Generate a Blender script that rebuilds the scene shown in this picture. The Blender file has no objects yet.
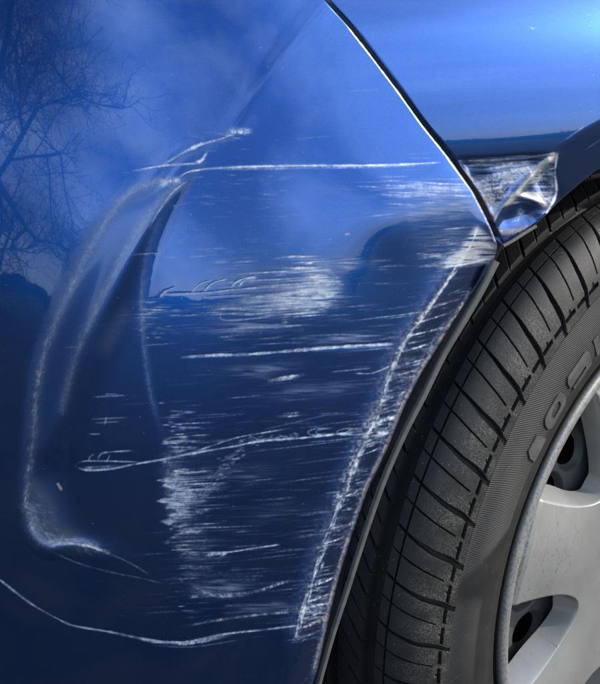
import bpy, math, random
import numpy as np
from math import radians, sin, cos, pi, atan, tan

# ------------------------------------------------------------------ camera
sc = bpy.context.scene
rng = np.random.default_rng(7)
random.seed(5)
FPX = 1084.0                                   # focal length in pixels of the 600 px wide photograph
YAW_W, PIT_W = radians(44.7), radians(12.9)    # wheel axis as seen by the camera
PITCH = atan(tan(PIT_W) / cos(YAW_W))          # camera looks down by this much
CAM_YAW = radians(25.0)
HUB = np.array([0.0, 0.0, 0.312])
cam_d = bpy.data.cameras.new('camera')
cam = bpy.data.objects.new('camera', cam_d)
sc.collection.objects.link(cam)
cam_d.sensor_fit = 'HORIZONTAL'
cam_d.sensor_width = 36.0
cam_d.lens = FPX / 600.0 * 36.0
cam_d.clip_start = 0.02
cam_d.clip_end = 3000
Rx = np.array([[1, 0, 0], [0, cos(pi/2-PITCH), -sin(pi/2-PITCH)], [0, sin(pi/2-PITCH), cos(pi/2-PITCH)]])
Rz = np.array([[cos(-CAM_YAW), -sin(-CAM_YAW), 0], [sin(-CAM_YAW), cos(-CAM_YAW), 0], [0, 0, 1]])
CM = Rz @ Rx
EYE = HUB - CM @ np.array([.24, -.156, -1.0])
cam.location = EYE
cam.rotation_euler = (pi/2 - PITCH, 0, -CAM_YAW)
sc.camera = cam

# ------------------------------------------------------------------ sky, sun, exposure
SUN_DIR = np.array([0.80, -0.36, 0.52]); SUN_DIR /= np.linalg.norm(SUN_DIR)
SUN_EL = math.asin(SUN_DIR[2])
SUN_AZ = math.atan2(SUN_DIR[0], SUN_DIR[1])
w = bpy.data.worlds.new('World'); sc.world = w; w.use_nodes = True
nt = w.node_tree; nt.nodes.clear()
wo = nt.nodes.new('ShaderNodeOutputWorld'); bg = nt.nodes.new('ShaderNodeBackground')
sky = nt.nodes.new('ShaderNodeTexSky'); sky.sky_type = 'NISHITA'; sky.sun_disc = False
sky.sun_elevation = SUN_EL; sky.sun_rotation = SUN_AZ
sky.air_density = 1.0; sky.dust_density = 1.8; sky.ozone_density = 2.0
tc = nt.nodes.new('ShaderNodeTexCoord')
mp = nt.nodes.new('ShaderNodeMapping'); mp.inputs['Scale'].default_value = (1, 1, 2.0); mp.inputs['Location'].default_value = (0.9, -0.4, 0.1)
no = nt.nodes.new('ShaderNodeTexNoise'); no.inputs['Scale'].default_value = 2; no.inputs['Detail'].default_value = 4
no.inputs['Roughness'].default_value = .55
cr = nt.nodes.new('ShaderNodeValToRGB')
cr.color_ramp.elements[0].position = 0.44; cr.color_ramp.elements[1].position = 0.76
mx = nt.nodes.new('ShaderNodeMix'); mx.data_type = 'RGBA'
mx.inputs['B'].default_value = (12.5, 15.0, 17.0, 1)
nt.links.new(tc.outputs['Generated'], mp.inputs['Vector']); nt.links.new(mp.outputs[0], no.inputs['Vector'])
nt.links.new(no.outputs['Fac'], cr.inputs[0]); nt.links.new(cr.outputs[0], mx.inputs['Factor'])
nt.links.new(sky.outputs[0], mx.inputs['A']); nt.links.new(mx.outputs['Result'], bg.inputs[0])
bg.inputs[1].default_value = 0.15
nt.links.new(bg.outputs[0], wo.inputs[0])
sun_d = bpy.data.lights.new('sun', 'SUN'); sun = bpy.data.objects.new('sun', sun_d); sc.collection.objects.link(sun)
sun_d.energy = 2.7; sun_d.angle = radians(0.6); sun_d.color = (1, .95, .88)
from mathutils import Vector
sun.rotation_euler = Vector(-SUN_DIR).to_track_quat('-Z', 'Y').to_euler()
sun.location = (3, -3, 4)
sc.view_settings.view_transform = 'Standard'; sc.view_settings.look = 'None'
sc.view_settings.gamma = 1; sc.view_settings.use_curve_mapping = False
sc.view_settings.exposure = 0.3
sc.render.engine = 'CYCLES'
sc.cycles.use_denoising = True
sc.cycles.max_bounces = 8; sc.cycles.glossy_bounces = 5

# ------------------------------------------------------------------ helpers
COL = sc.collection
def link(name, me, mat=None, parent=None, smooth=True):
    o = bpy.data.objects.new(name, me); COL.objects.link(o)
    if mat is not None: me.materials.append(mat)
    if parent is not None: o.parent = parent
    return o
def mesh_from(name, V, F, smooth=True):
    """V (n,3) float, F (m,4) int with -1 in the last slot for triangles."""
    me = bpy.data.meshes.new(name)
    V = np.asarray(V, dtype=np.float32); F = np.asarray(F, dtype=np.int32)
    if F.shape[1] == 4 and (F[:, 3] < 0).any():
        q = F[F[:, 3] >= 0]; t = F[F[:, 3] < 0][:, :3]
        loops = np.concatenate([q.ravel(), t.ravel()]); cnt = np.concatenate([np.full(len(q), 4), np.full(len(t), 3)])
    else:
        loops = F.ravel(); cnt = np.full(len(F), F.shape[1])
    me.vertices.add(len(V)); me.vertices.foreach_set('co', V.ravel())
    me.loops.add(len(loops)); me.loops.foreach_set('vertex_index', loops.astype(np.int32))
    me.polygons.add(len(cnt)); st = np.concatenate([[0], np.cumsum(cnt)[:-1]]).astype(np.int32)
    me.polygons.foreach_set('loop_start', st); me.polygons.foreach_set('loop_total', cnt.astype(np.int32))
    me.polygons.foreach_set('use_smooth', np.full(len(cnt), smooth))
    me.update(calc_edges=True); me.validate()
    return me
def grid_faces(nr, nc, keep=None, wrap=False, flip=False):
    i = np.arange(nr*nc).reshape(nr, nc)
    if wrap: i = np.concatenate([i, i[:1]], 0)
    q = np.stack([i[:-1, :-1], i[:-1, 1:], i[1:, 1:], i[1:, :-1]], -1)
    if keep is not None: q = q[keep]
    q = q.reshape(-1, 4)
    return q[:, ::-1] if flip else q
def attr(me, name, data):
    a = me.attributes.new(name, 'FLOAT', 'POINT'); a.data.foreach_set('value', np.asarray(data, np.float32).ravel())
def blur(a, s):
    r = int(max(1, math.ceil(3*s))); k = np.exp(-.5*(np.arange(-r, r+1)/s)**2); k /= k.sum()
    def c1(b):
        p = np.pad(b, ((r, r), (0, 0)), mode='edge'); o = np.zeros_like(b)
        for i, kk in enumerate(k): o += kk*p[i:i+b.shape[0]]
        return o
    return c1(c1(a).T).T
def vnoise(h, wd, sy, sx):
    """smooth value noise, cell size sy,sx"""
    gy, gx = int(h/sy)+3, int(wd/sx)+3
    g = rng.random((gy, gx)); y = np.arange(h)/sy; x = np.arange(wd)/sx
    y0 = y.astype(int); x0 = x.astype(int); fy = (y-y0)[:, None]; fx = (x-x0)[None]
    fy = fy*fy*(3-2*fy); fx = fx*fx*(3-2*fx)
    a = g[y0][:, x0]; b = g[y0][:, x0+1]; c = g[y0+1][:, x0]; d = g[y0+1][:, x0+1]
    return (a*(1-fx)+b*fx)*(1-fy)+(c*(1-fx)+d*fx)*fy
def catmull(P, n=12):
    P = np.array(P, float); Q = np.vstack([2*P[0]-P[1], P, 2*P[-1]-P[-2]]); out = []
    for i in range(1, len(Q)-2):
        p0, p1, p2, p3 = Q[i-1:i+3]
        for t in np.linspace(0, 1, n, endpoint=False):
            out.append(.5*((2*p1)+(-p0+p2)*t+(2*p0-5*p1+4*p2-p3)*t*t+(-p0+3*p1-3*p2+p3)*t**3))
    out.append(P[-1]); return np.array(out)
def sstep(a, b, x):
    t = np.clip((x-a)/(b-a), 0, 1); return t*t*(3-2*t)

# ------------------------------------------------------------------ materials
def mat(name):
    m = bpy.data.materials.new(name); m.use_nodes = True
    return m, m.node_tree, m.node_tree.nodes['Principled BSDF']
def N(t, kind, **kw):
    n = t.nodes.new(kind)
    for k, v in kw.items():
        if k in n.inputs: n.inputs[k].default_value = v
        else: setattr(n, k, v)
    return n
def ramp(t, src, stops):
    r = t.nodes.new('ShaderNodeValToRGB')
    while len(r.color_ramp.elements) < len(stops): r.color_ramp.elements.new(.5)
    for e, (p, c) in zip(r.color_ramp.elements, stops):
        e.position = p; e.color = c if len(c) == 4 else (*c, 1)
    t.links.new(src, r.inputs[0]); return r
def mixc(t, fac, a, b):
    m = t.nodes.new('ShaderNodeMix'); m.data_type = 'RGBA'
    for s, v in (('Factor', fac), ('A', a), ('B', b)):
        if hasattr(v, 'is_linked'): t.links.new(v, m.inputs[s])
        else: m.inputs[s].default_value = v
    return m.outputs['Result']
def mathn(t, op, a, b=None, c=None, clamp=False):
    m = t.nodes.new('ShaderNodeMath'); m.operation = op; m.use_clamp = clamp
    for i, v in enumerate((a, b, c)):
        if v is None: continue
        if hasattr(v, 'is_linked'): t.links.new(v, m.inputs[i])
        else: m.inputs[i].default_value = v
    return m.outputs[0]
def at(t, name):
    a = t.nodes.new('ShaderNodeAttribute'); a.attribute_name = name; return a.outputs['Fac']

# damaged blue metallic paint: wear attributes bare the layers below the lacquer
M_paint, t, b = mat('blue_metallic_paint')
white, cream, brown, haze = at(t, 'white'), at(t, 'cream'), at(t, 'brown'), at(t, 'haze')
tco = N(t, 'ShaderNodeTexCoord')
fl = N(t, 'ShaderNodeTexVoronoi', Scale=2600.0); t.links.new(tco.outputs['Object'], fl.inputs['Vector'])
flake = ramp(t, fl.outputs['Color'], [(0, (.003, .062, .29)), (1, (.005, .096, .41))])
dn = N(t, 'ShaderNodeTexVoronoi', Scale=260.0); t.links.new(tco.outputs['Object'], dn.inputs['Vector'])
dgate = N(t, 'ShaderNodeTexNoise', Scale=14.0, Detail=4.0); t.links.new(tco.outputs['Object'], dgate.inputs['Vector'])
speck = mathn(t, 'MULTIPLY', mathn(t, 'LESS_THAN', dn.outputs['Distance'], .085), mathn(t, 'GREATER_THAN', dgate.outputs['Fac'], .57))
gr = N(t, 'ShaderNodeTexNoise', Scale=900.0, Detail=3.0); t.links.new(tco.outputs['Object'], gr.inputs['Vector'])
grf = mathn(t, 'MULTIPLY_ADD', gr.outputs['Fac'], .4, .8)
wv = mathn(t, 'MULTIPLY', white, grf, clamp=True)
wv = mathn(t, 'MAXIMUM', wv, mathn(t, 'MULTIPLY', speck, .14))
c1 = mixc(t, mathn(t, 'MULTIPLY', haze, .55, clamp=True), flake.outputs[0], (.10, .15, .28, 1))
tn = N(t, 'ShaderNodeTexNoise', Scale=75.0, Detail=5.0, Roughness=.7); t.links.new(tco.outputs['Object'], tn.inputs['Vector'])
wcol = ramp(t, tn.outputs['Fac'], [(.32, (.34, .44, .60)), (.5, (.60, .67, .75)), (.68, (.80, .81, .80))])
c2 = mixc(t, wv, c1, wcol.outputs[0])
c3 = mixc(t, cream, c2, (.44, .41, .33, 1))
c4 = mixc(t, brown, c3, (.085, .045, .022, 1))
t.links.new(c4, b.inputs['Base Color'])
bare = mathn(t, 'MAXIMUM', wv, mathn(t, 'MAXIMUM', cream, brown), clamp=True)
t.links.new(mathn(t, 'SUBTRACT', 1.0, mathn(t, 'MAXIMUM', bare, mathn(t, 'MULTIPLY', haze, .5)), clamp=True), b.inputs['Metallic'])
t.links.new(mathn(t, 'MULTIPLY_ADD', mathn(t, 'MAXIMUM', bare, mathn(t, 'MULTIPLY', haze, .6)), .35, .23), b.inputs['Roughness'])
t.links.new(mathn(t, 'SUBTRACT', 1.0, mathn(t, 'MAXIMUM', bare, mathn(t, 'MULTIPLY', haze, .5)), clamp=True), b.inputs['Coat Weight'])
t.links.new(mathn(t, 'MULTIPLY_ADD', haze, .35, .025), b.inputs['Coat Roughness'])
b.inputs['Coat IOR'].default_value = 1.56
# aluminium flake under the lacquer: a thin whitish lobe
gl = N(t, 'ShaderNodeBsdfGlossy', Color=(.8, .87, 1, 1), Roughness=.27)
ms = N(t, 'ShaderNodeMixShader'); out = t.nodes['Material Output']
t.links.new(mathn(t, 'MULTIPLY_ADD', bare, -.012, .012), ms.inputs[0]); t.links.new(b.outputs[0], ms.inputs[1]); t.links.new(gl.outputs[0], ms.inputs[2])
t.links.new(ms.outputs[0], out.inputs['Surface'])
bp = N(t, 'ShaderNodeBump', Strength=.2, Distance=.0003)
t.links.new(mathn(t, 'MULTIPLY', mathn(t, 'ADD', white, cream), -1.0), bp.inputs['Height'])
t.links.new(bp.outputs[0], b.inputs['Normal'])

def simple(name, col, rough=.6, metal=0, var=.25, scale=60., bump=.0, bscale=400., spec=.5):
    m, t, b = mat(name)
    tc = N(t, 'ShaderNodeTexCoord')
    n = N(t, 'ShaderNodeTexNoise', Scale=scale, Detail=6.0); t.links.new(tc.outputs['Object'], n.inputs['Vector'])
    r = ramp(t, n.outputs['Fac'], [(.3, [c*(1-var) for c in col]), (.7, [min(1, c*(1+var)) for c in col])])
    t.links.new(r.outputs[0], b.inputs['Base Color'])
    b.inputs['Roughness'].default_value = rough; b.inputs['Metallic'].default_value = metal
    b.inputs['Specular IOR Level'].default_value = spec
    if bump:
        n2 = N(t, 'ShaderNodeTexNoise', Scale=bscale, Detail=4.0); t.links.new(tc.outputs['Object'], n2.inputs['Vector'])
        bp = N(t, 'ShaderNodeBump', Strength=.6, Distance=bump); t.links.new(n2.outputs['Fac'], bp.inputs['Height'])
        t.links.new(bp.outputs[0], b.inputs['Normal'])
    return m
M_liner = simple('black_liner_plastic', (.012, .012, .013), .75, bump=.0006)
M_trim = simple('grey_liner_edge_plastic', (.10, .102, .098), .6, var=.2, scale=120, bump=.0002)
M_edge = simple('raw_bumper_plastic_edge', (.17, .17, .15), .6, var=.35, scale=160, bump=.0003)
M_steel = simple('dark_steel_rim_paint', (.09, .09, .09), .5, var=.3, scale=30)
M_black = simple('black_brake_iron', (.02, .019, .018), .7)  # one even near-black colour for the brake iron
M_asph = simple('asphalt', (.034, .033, .032), .9, var=.6, scale=9, bump=.004, bscale=120)
t = M_asph.node_tree; b = t.nodes['Principled BSDF']
pn = N(t, 'ShaderNodeTexNoise', Scale=2.6, Detail=5.0, Distortion=1.2); t.links.new(N(t, 'ShaderNodeTexCoord').outputs['Object'], pn.inputs['Vector'])
src = b.inputs['Base Color'].links[0].from_socket
t.links.new(mixc(t, ramp(t, pn.outputs['Fac'], [(.45, (0, 0, 0)), (.6, (1, 1, 1))]).outputs[0], src, (.070, .054, .038, 1)), b.inputs['Base Color'])
M_bark = simple('tree_bark', (.05, .04, .032), .9, scale=20)
M_wood = simple('far_woods', (.035, .036, .026), .95, var=.5, scale=.5)

# rubber: worn dusty tread, knurled sidewall
M_rub, t, b = mat('tyre_rubber')
tc = N(t, 'ShaderNodeTexCoord')
n1 = N(t, 'ShaderNodeTexNoise', Scale=38.0, Detail=8.0, Roughness=.65); t.links.new(tc.outputs['Object'], n1.inputs['Vector'])
n2 = N(t, 'ShaderNodeTexNoise', Scale=800.0, Detail=4.0); t.links.new(tc.outputs['Object'], n2.inputs['Vector'])
base = ramp(t, n1.outputs['Fac'], [(.35, (.011, .011, .012)), (.72, (.021, .0205, .020))])
dust = at(t, 'dust'); knurl = at(t, 'knurl'); ang = at(t, 'ang')
dm = mathn(t, 'MULTIPLY', dust, ramp(t, n2.outputs['Fac'], [(.40, (0, 0, 0)), (.75, (1, 1, 1))]).outputs[0])
dm = mathn(t, 'MULTIPLY', dm, ramp(t, n1.outputs['Fac'], [(.40, (.2, .2, .2)), (.68, (1, 1, 1))]).outputs[0], clamp=True)
cc = mixc(t, dm, base.outputs[0], (.12, .115, .105, 1))
v3 = N(t, 'ShaderNodeTexVoronoi', Scale=190.0); t.links.new(tc.outputs['Object'], v3.inputs['Vector'])
sp = mathn(t, 'MULTIPLY', mathn(t, 'LESS_THAN', v3.outputs['Distance'], .10), mathn(t, 'GREATER_THAN', n1.outputs['Fac'], .5))
cc = mixc(t, mathn(t, 'MULTIPLY', sp, .5), cc, (.2, .19, .17, 1))
saw = mathn(t, 'SINE', ang)
cc = mixc(t, mathn(t, 'MULTIPLY', knurl, mathn(t, 'MULTIPLY_ADD', saw, .2, .2)), cc, (.10, .10, .098, 1))
t.links.new(cc, b.inputs['Base Color'])
b.inputs['Roughness'].default_value = .56
b.inputs['Specular IOR Level'].default_value = .38
hsum = mathn(t, 'ADD', mathn(t, 'MULTIPLY', mathn(t, 'MULTIPLY', saw, knurl), .5), mathn(t, 'MULTIPLY', n2.outputs['Fac'], .15))
bp = N(t, 'ShaderNodeBump', Strength=.8, Distance=.0005); t.links.new(hsum, bp.inputs['Height']); t.links.new(bp.outputs[0], b.inputs['Normal'])
M_let = simple('moulded_rubber_letters', (.075, .075, .073), .5, var=.3, scale=90, bump=.0002)

# silver wheel cover, scuffed
M_cov, t, b = mat('worn_silver_wheel_cover')
tc = N(t, 'ShaderNodeTexCoord')
n1 = N(t, 'ShaderNodeTexNoise', Scale=14.0, Detail=7.0, Roughness=.6); t.links.new(tc.outputs['Object'], n1.inputs['Vector'])
n2 = N(t, 'ShaderNodeTexNoise', Scale=420.0, Detail=6.0, Roughness=.7); t.links.new(tc.outputs['Object'], n2.inputs['Vector'])
base = ramp(t, n1.outputs['Fac'], [(.3, (.27, .27, .262)), (.7, (.38, .38, .37))])
pit = at(t, 'scuff')
pm = mathn(t, 'MULTIPLY', pit, ramp(t, n2.outputs['Fac'], [(.46, (0, 0, 0)), (.60, (1, 1, 1))]).outputs[0], clamp=True)
cc = mixc(t, pm, base.outputs[0], (.13, .125, .115, 1)); cc = mixc(t, at(t, 'inner'), cc, (.025, .025, .025, 1))  # last mix paints the shadow gap onto the cover's outer edge
t.links.new(cc, b.inputs['Base Color'])
b.inputs['Metallic'].default_value = .35; b.inputs['Roughness'].default_value = .42
bp = N(t, 'ShaderNodeBump', Strength=.4, Distance=.0004); t.links.new(mathn(t, 'MULTIPLY', pm, -1.0), bp.inputs['Height']); t.links.new(bp.outputs[0], b.inputs['Normal'])

# ------------------------------------------------------------------ ground and surroundings (seen only mirrored in the paint)
def tag(o, label=None, cat=None, group=None, kind=None):
    for k, v in (('label', label), ('category', cat), ('group', group), ('kind', kind)):
        if v: o[k] = v
g = 40; xs = np.sign(np.linspace(-1, 1, g))*np.abs(np.linspace(-1, 1, g))**3*400
X, Y = np.meshgrid(xs, xs); V = np.stack([X, Y, 0*X], -1).reshape(-1, 3)
ground = link('ground', mesh_from('ground', V, grid_faces(g, g)), M_asph); tag(ground, kind='structure')
ground['label'] = 'dark grey asphalt ground under the car'; 

# far woods all round, uneven top
nth = 5200; th = np.linspace(0, 2*pi, nth, endpoint=False); rows = 7
top = .5 + 1.0*vnoise(1, nth, 1, 290)[0] + 1.6*vnoise(1, nth, 1, 80)[0]**2 + .5*vnoise(1, nth, 1, 22)[0]
top[-140:] = top[-140:]*np.linspace(1, 0, 140)+top[0]*np.linspace(0, 1, 140)
top = top*(1+.22*rng.exponential(.5, nth)*(rng.random(nth) < .5))
V = []
for r in range(rows):
    f = r/(rows-1); rad = 46 + 5*np.sin(f*pi*.9) + 1.5*rng.random(nth)
    V.append(np.stack([rad*np.cos(th), rad*np.sin(th), top*f**.8 - .1], -1))
V = np.array(V).transpose(1, 0, 2).reshape(-1, 3)
woods = link('far_woods', mesh_from('far_woods', V, grid_faces(nth, rows, wrap=True)), M_wood)
tag(woods, 'dark far-off belt of woods mirrored low in the blue paint', 'woods', kind='stuff')

# ------------------------------------------------------------------ wear and dent maps, laid out over the panel
CS = 1.5; CX0, CY0, CX1, CY1 = -60, -60, 660, 744
CW, CH = int((CX1-CX0)*CS), int((CY1-CY0)*CS)
PXX, PYY = np.meshgrid(CX0 + (np.arange(CW)+.5)/CS, CY0 + (np.arange(CH)+.5)/CS)
def sample(img, px, py):
    u = np.clip((px-CX0)*CS-.5, 0, CW-1.001); v = np.clip((py-CY0)*CS-.5, 0, CH-1.001)
    x0 = u.astype(int); y0 = v.astype(int); fx = u-x0; fy = v-y0
    r = (img[y0, x0]*(1-fx)+img[y0, x0+1]*fx)*(1-fy)+(img[y0+1, x0]*(1-fx)+img[y0+1, x0+1]*fx)*fy
    return r
def box(P, m):
    a = np.floor((P.min(0)-m-[CX0, CY0])*CS).astype(int); c = np.ceil((P.max(0)+m-[CX0, CY0])*CS).astype(int)
    return max(0, a[1]), min(CH, c[1]), max(0, a[0]), min(CW, c[0])
def dist(P, m):
    """distance, signed side and position along polyline P on its own box"""
    P = np.asarray(P, float); y0, y1, x0, x1 = box(P, m)
    if y1 <= y0 or x1 <= x0: return None
    X = PXX[y0:y1, x0:x1]; Yy = PYY[y0:y1, x0:x1]
    D = np.full(X.shape, 1e9); S = np.zeros(X.shape); T = np.zeros(X.shape)
    seg = np.linalg.norm(np.diff(P, axis=0), axis=1); L = seg.sum(); acc = 0
    for i in range(len(P)-1):
        d = P[i+1]-P[i]; l = seg[i]
        if l < 1e-6: continue
        k = np.clip(((X-P[i, 0])*d[0]+(Yy-P[i, 1])*d[1])/l**2, 0, 1)
        ex = X-P[i, 0]-k*d[0]; ey = Yy-P[i, 1]-k*d[1]; q = np.hypot(ex, ey); m_ = q < D
        D = np.where(m_, q, D); S = np.where(m_, np.sign(d[0]*ey-d[1]*ex), S); T = np.where(m_, (acc+k*l)/L, T); acc += l
    return D, S, T, (slice(y0, y1), slice(x0, x1))
Z = lambda: np.zeros((CH, CW))
WH, CR, BR, HZ, DY = Z(), Z(), Z(), Z(), Z()
FINE = vnoise(CH, CW, 1.1, 1.6)*.55 + vnoise(CH, CW, 3, 3)*.45
GRAIN = vnoise(CH, CW, 2.2, 2.2)*.6 + vnoise(CH, CW, 5, 5)*.4
STREAK = vnoise(CH, CW, 1.4, 22)*.6 + vnoise(CH, CW, 2.5, 60)*.4
LINE1 = vnoise(1, 4000, 1, 13)[0]*.6+vnoise(1, 4000, 1, 3.)[0]*.4; LINE2 = np.clip(vnoise(1, 4000, 1, 9)[0]*1.5+vnoise(1, 4000, 1, 2.)[0]*.5-.3, 0, 1.3)
def over(L, sl, v): L[sl] = 1-(1-L[sl])*(1-np.clip(v, 0, 1))
def stroke(L, P, wd, amp, rough=.4, taper=.15, curve=True, tex=GRAIN):
    P = np.asarray(P, float)
    if curve and len(P) > 2: P = catmull(P, 8)
    r = dist(P, wd*1.5+2)
    if r is None: return
    D, S, T, sl = r
    if 1.0 < wd < 4:                           # real scratches swell, thin out and skip
        Lp = np.linalg.norm(np.diff(P, axis=0), axis=1).sum(); o_ = int(rng.integers(0, 2000)); ii = (o_+T*Lp*1.2).astype(int) % 4000
        wl = wd*(.45+1.0*LINE1[ii]); amp = amp*(.55+.65*LINE2[ii])
    else: wl = wd
    v = np.clip((wl*.5+.40-D)/.8, 0, 1) if wd < 4 else np.exp(-.5*(D/(wd*.42))**2)
    if taper: v = v*np.clip(np.minimum(T, 1-T)/taper, .15, 1)
    v = v*amp*(1-rough+rough*2*np.clip((tex[sl]-.28)*1.7, 0, 1))
    over(L, sl, v)
def poly(L, P, amp, soft=2, tex=None, thr=.4):
    P = np.asarray(P, float); y0, y1, x0, x1 = box(P, 6); X = PXX[y0:y1, x0:x1]; Yy = PYY[y0:y1, x0:x1]
    ins = np.zeros(X.shape, bool); j = len(P)-1
    for i in range(len(P)):
        c = ((P[i, 1] > Yy) != (P[j, 1] > Yy)) & (X < (P[j, 0]-P[i, 0])*(Yy-P[i, 1])/(P[j, 1]-P[i, 1]+1e-9)+P[i, 0]); ins ^= c; j = i
    v = blur(ins.astype(float), soft*CS)*amp; sl = (slice(y0, y1), slice(x0, x1))
    if tex is not None: v = v*np.clip((tex[sl]-thr)*3.5+.25, 0, 1)
    over(L, sl, v)
CLUMP = np.clip(vnoise(1, 1600, 1, 9)[0]*1.1+vnoise(1, 1600, 1, 40)[0]*.9, .25, 1.7)**1.6
def field(L, n, cx, cy, sx, sy, ln, amp, slope=-.05, wd=.8, clip=None, xmax=None):
    for _ in range(n):
        x = rng.normal(cx, sx); y = rng.normal(cy, sy); l = rng.uniform(.3, 1)*ln
        if xmax is not None and x+l/2 > xmax: x = xmax-l/2-rng.exponential(3)
        if clip is not None and not clip(x, y): continue
        a = amp*rng.uniform(.25, 1)**1.3*CLUMP[int(np.clip((y+60)*2, 0, 1599))]; s = slope+rng.normal(0, .02)
        stroke(L, [(x-l/2, y-s*l/2), (x+l/2, y+s*l/2)], wd*rng.uniform(.4, 1.3), a, .5, .35, False)

SEAM = np.array([(210, -150), (268, -65), (300, -30), (327, 0), (350, 25), (375, 57), (400, 90), (425, 125), (450, 156), (475, 191), (490, 220), (500, 245)], float)
LIP = np.array([(497, 250), (494, 260), (478, 285), (458, 315), (438, 347), (421, 374), (404, 408), (387, 450), (368, 489), (352, 535), (339, 577), (328, 623), (314, 684), (300, 745), (288, 800), (270, 900)], float)
CREASE = np.array([(478, 226), (468, 250), (454, 271), (432, 304), (410, 334), (397, 359), (386, 389), (382, 402), (369, 433), (357, 461), (346, 490), (335, 518), (317, 565), (304, 609), (296, 645), (285, 700), (274, 760)], float)
def crease_x(y): return np.interp(y, CREASE[:, 1], CREASE[:, 0])
def lip_x(y): return np.interp(y, LIP[:, 1], LIP[:, 0])
on_bumper = lambda x, y: x < np.interp(y, SEAM[:, 1], SEAM[:, 0])-3 if y < 247 else x < lip_x(y)-2

# --- long marks
stroke(WH, [(176, 180), (192, 171), (235, 167), (300, 165.5), (380, 165), (440, 162.5)], 1.5, .9, .25, .04)
stroke(WH, [(200, 169), (300, 167.5), (430, 165)], 3, .22, .5)
stroke(WH, [(133, 170.5), (165, 165.5), (203, 163)], 1.6, .7)
stroke(WH, [(160, 167), (176, 157), (190, 149), (206, 143), (226, 137), (238, 131)], 1.6, .6, .5)
stroke(WH, [(190, 149), (203, 143)], 3, .6)
stroke(WH, [(196, 162), (202, 160), (207, 152)], 3, .75); stroke(WH, [(228, 133), (239, 131), (251, 132)], 4, .8, .7)
stroke(HZ, [(165, 165), (200, 150), (240, 132)], 9, .5); field(WH, 18, 235, 132, 9, 3, 14, .5)
# --- rubbed outline of the pressed-in patch
outer = [(176, 181), (150, 184), (122, 200), (92, 245), (70, 290), (55, 322), (42, 362), (36, 400), (32, 450), (26, 500), (33, 532), (47, 548)]
inner = [(182, 181), (158, 203), (132, 240), (108, 285), (92, 318), (78, 350), (68, 385), (60, 420)]
def hairs(P, n, spread, ln, amp, ang, jit=.35, t0=0., t1=1., wd=.7):
    """fine rubbed hair lines scattered along a path"""
    Q = catmull(P, 10); L_ = np.r_[0, np.cumsum(np.linalg.norm(np.diff(Q, axis=0), axis=1))]
    for _ in range(n):
        u = rng.uniform(t0, t1)*L_[-1]; x = np.interp(u, L_, Q[:, 0]); y = np.interp(u, L_, Q[:, 1])
        x += rng.normal(0, spread); y += rng.normal(0, spread*.5); a = ang+rng.normal(0, jit); l = ln*rng.uniform(.4, 1.2)
        stroke(WH, [(x-cos(a)*l/2, y-sin(a)*l/2), (x+cos(a)*l/2, y+sin(a)*l/2)], wd*rng.uniform(.5, 1.3), amp*rng.uniform(.2, 1), .3, .4, False)
for P_, k in ((outer, 1.), (inner, .75)):
    stroke(WH, P_, 6, .13*k, .5, .04); stroke(WH, P_, 13, .07*k, .3, .04); stroke(HZ, P_, 9, .35, .3, .05)
    hairs(P_, int(380*k), 2.4, 7, .22*k, -1.1, .3, wd=.55); hairs(P_, int(130*k), 1.0, 9, .32*k, -1.25, .2, .35, wd=.55)
hairs(outer, 120, 1.6, 7, .5, -1.3, .4, .5, .95)
stroke(WH, [(187, 181), (172, 193), (158, 212), (150, 226)], 1.2, .55, .5)
stroke(WH, [(160, 184), (172, 181), (182, 180)], 5, .55, .7)
poly(HZ, outer[:9]+[(45, 450)]+inner[::-1], .22, 3); stroke(HZ, [(x-7, y-3) for x, y in outer[2:10]], 8, .35, .2)
stroke(WH, [(30, 500), (36, 530), (47, 546)], 9, .22, .3); poly(WH, [(30, 478), (46, 490), (62, 525), (112, 553), (80, 544), (50, 546), (34, 530)], .22, 5)
hairs([(34, 500), (42, 530), (60, 540), (95, 549)], 260, 7, 12, .3, .6, .4)
hairs([(46, 543), (70, 540), (104, 551)], 120, 3, 8, .4, .3, .4)
if True: pass
poly(HZ, [(24, 470), (60, 480), (75, 525), (118, 556), (60, 548), (40, 548), (26, 520)], .45, 6)
stroke(WH, [(48, 547), (62, 543.5), (80, 544.5), (98, 549), (112, 555)], 2.4, .75, .5, .08)
stroke(WH, [(47, 549), (75, 562), (110, 572), (140, 578), (165, 584)], 1.1, .4, .5); stroke(WH, [(108, 553), (130, 563), (150, 575)], 1.3, .4)
stroke(WH, [(145, 250), (141, 300), (144, 350), (151, 395), (160, 425)], 3, .09, .7); stroke(HZ, [(172, 195), (150, 245), (142, 300), (145, 350), (152, 400), (164, 440)], 6, .5)
poly(WH, [(97, 345), (116, 312), (134, 302), (120, 336), (102, 358)], .10, 5)
# --- bottom arc
stroke(WH, [(-12, 572), (0, 580), (30, 603), (58, 619), (75, 626), (110, 632), (150, 640), (184, 642), (222, 634.5), (262, 630), (302, 625)], 1.7, .75, .35, .03)
stroke(WH, [(135, 638), (160, 642), (190, 643), (230, 635)], 3.2, .6, .5); stroke(WH, [(180, 627), (240, 617), (300, 611)], 2.2, .4, .6)
stroke(WH, [(150, 645), (190, 647), (240, 640)], 1, .4); stroke(WH, [(188, 583), (216, 596), (250, 593), (296, 578)], 3, .35, .8)
stroke(WH, [(185, 597), (225, 595), (245, 593)], 3, .4, .8)
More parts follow.
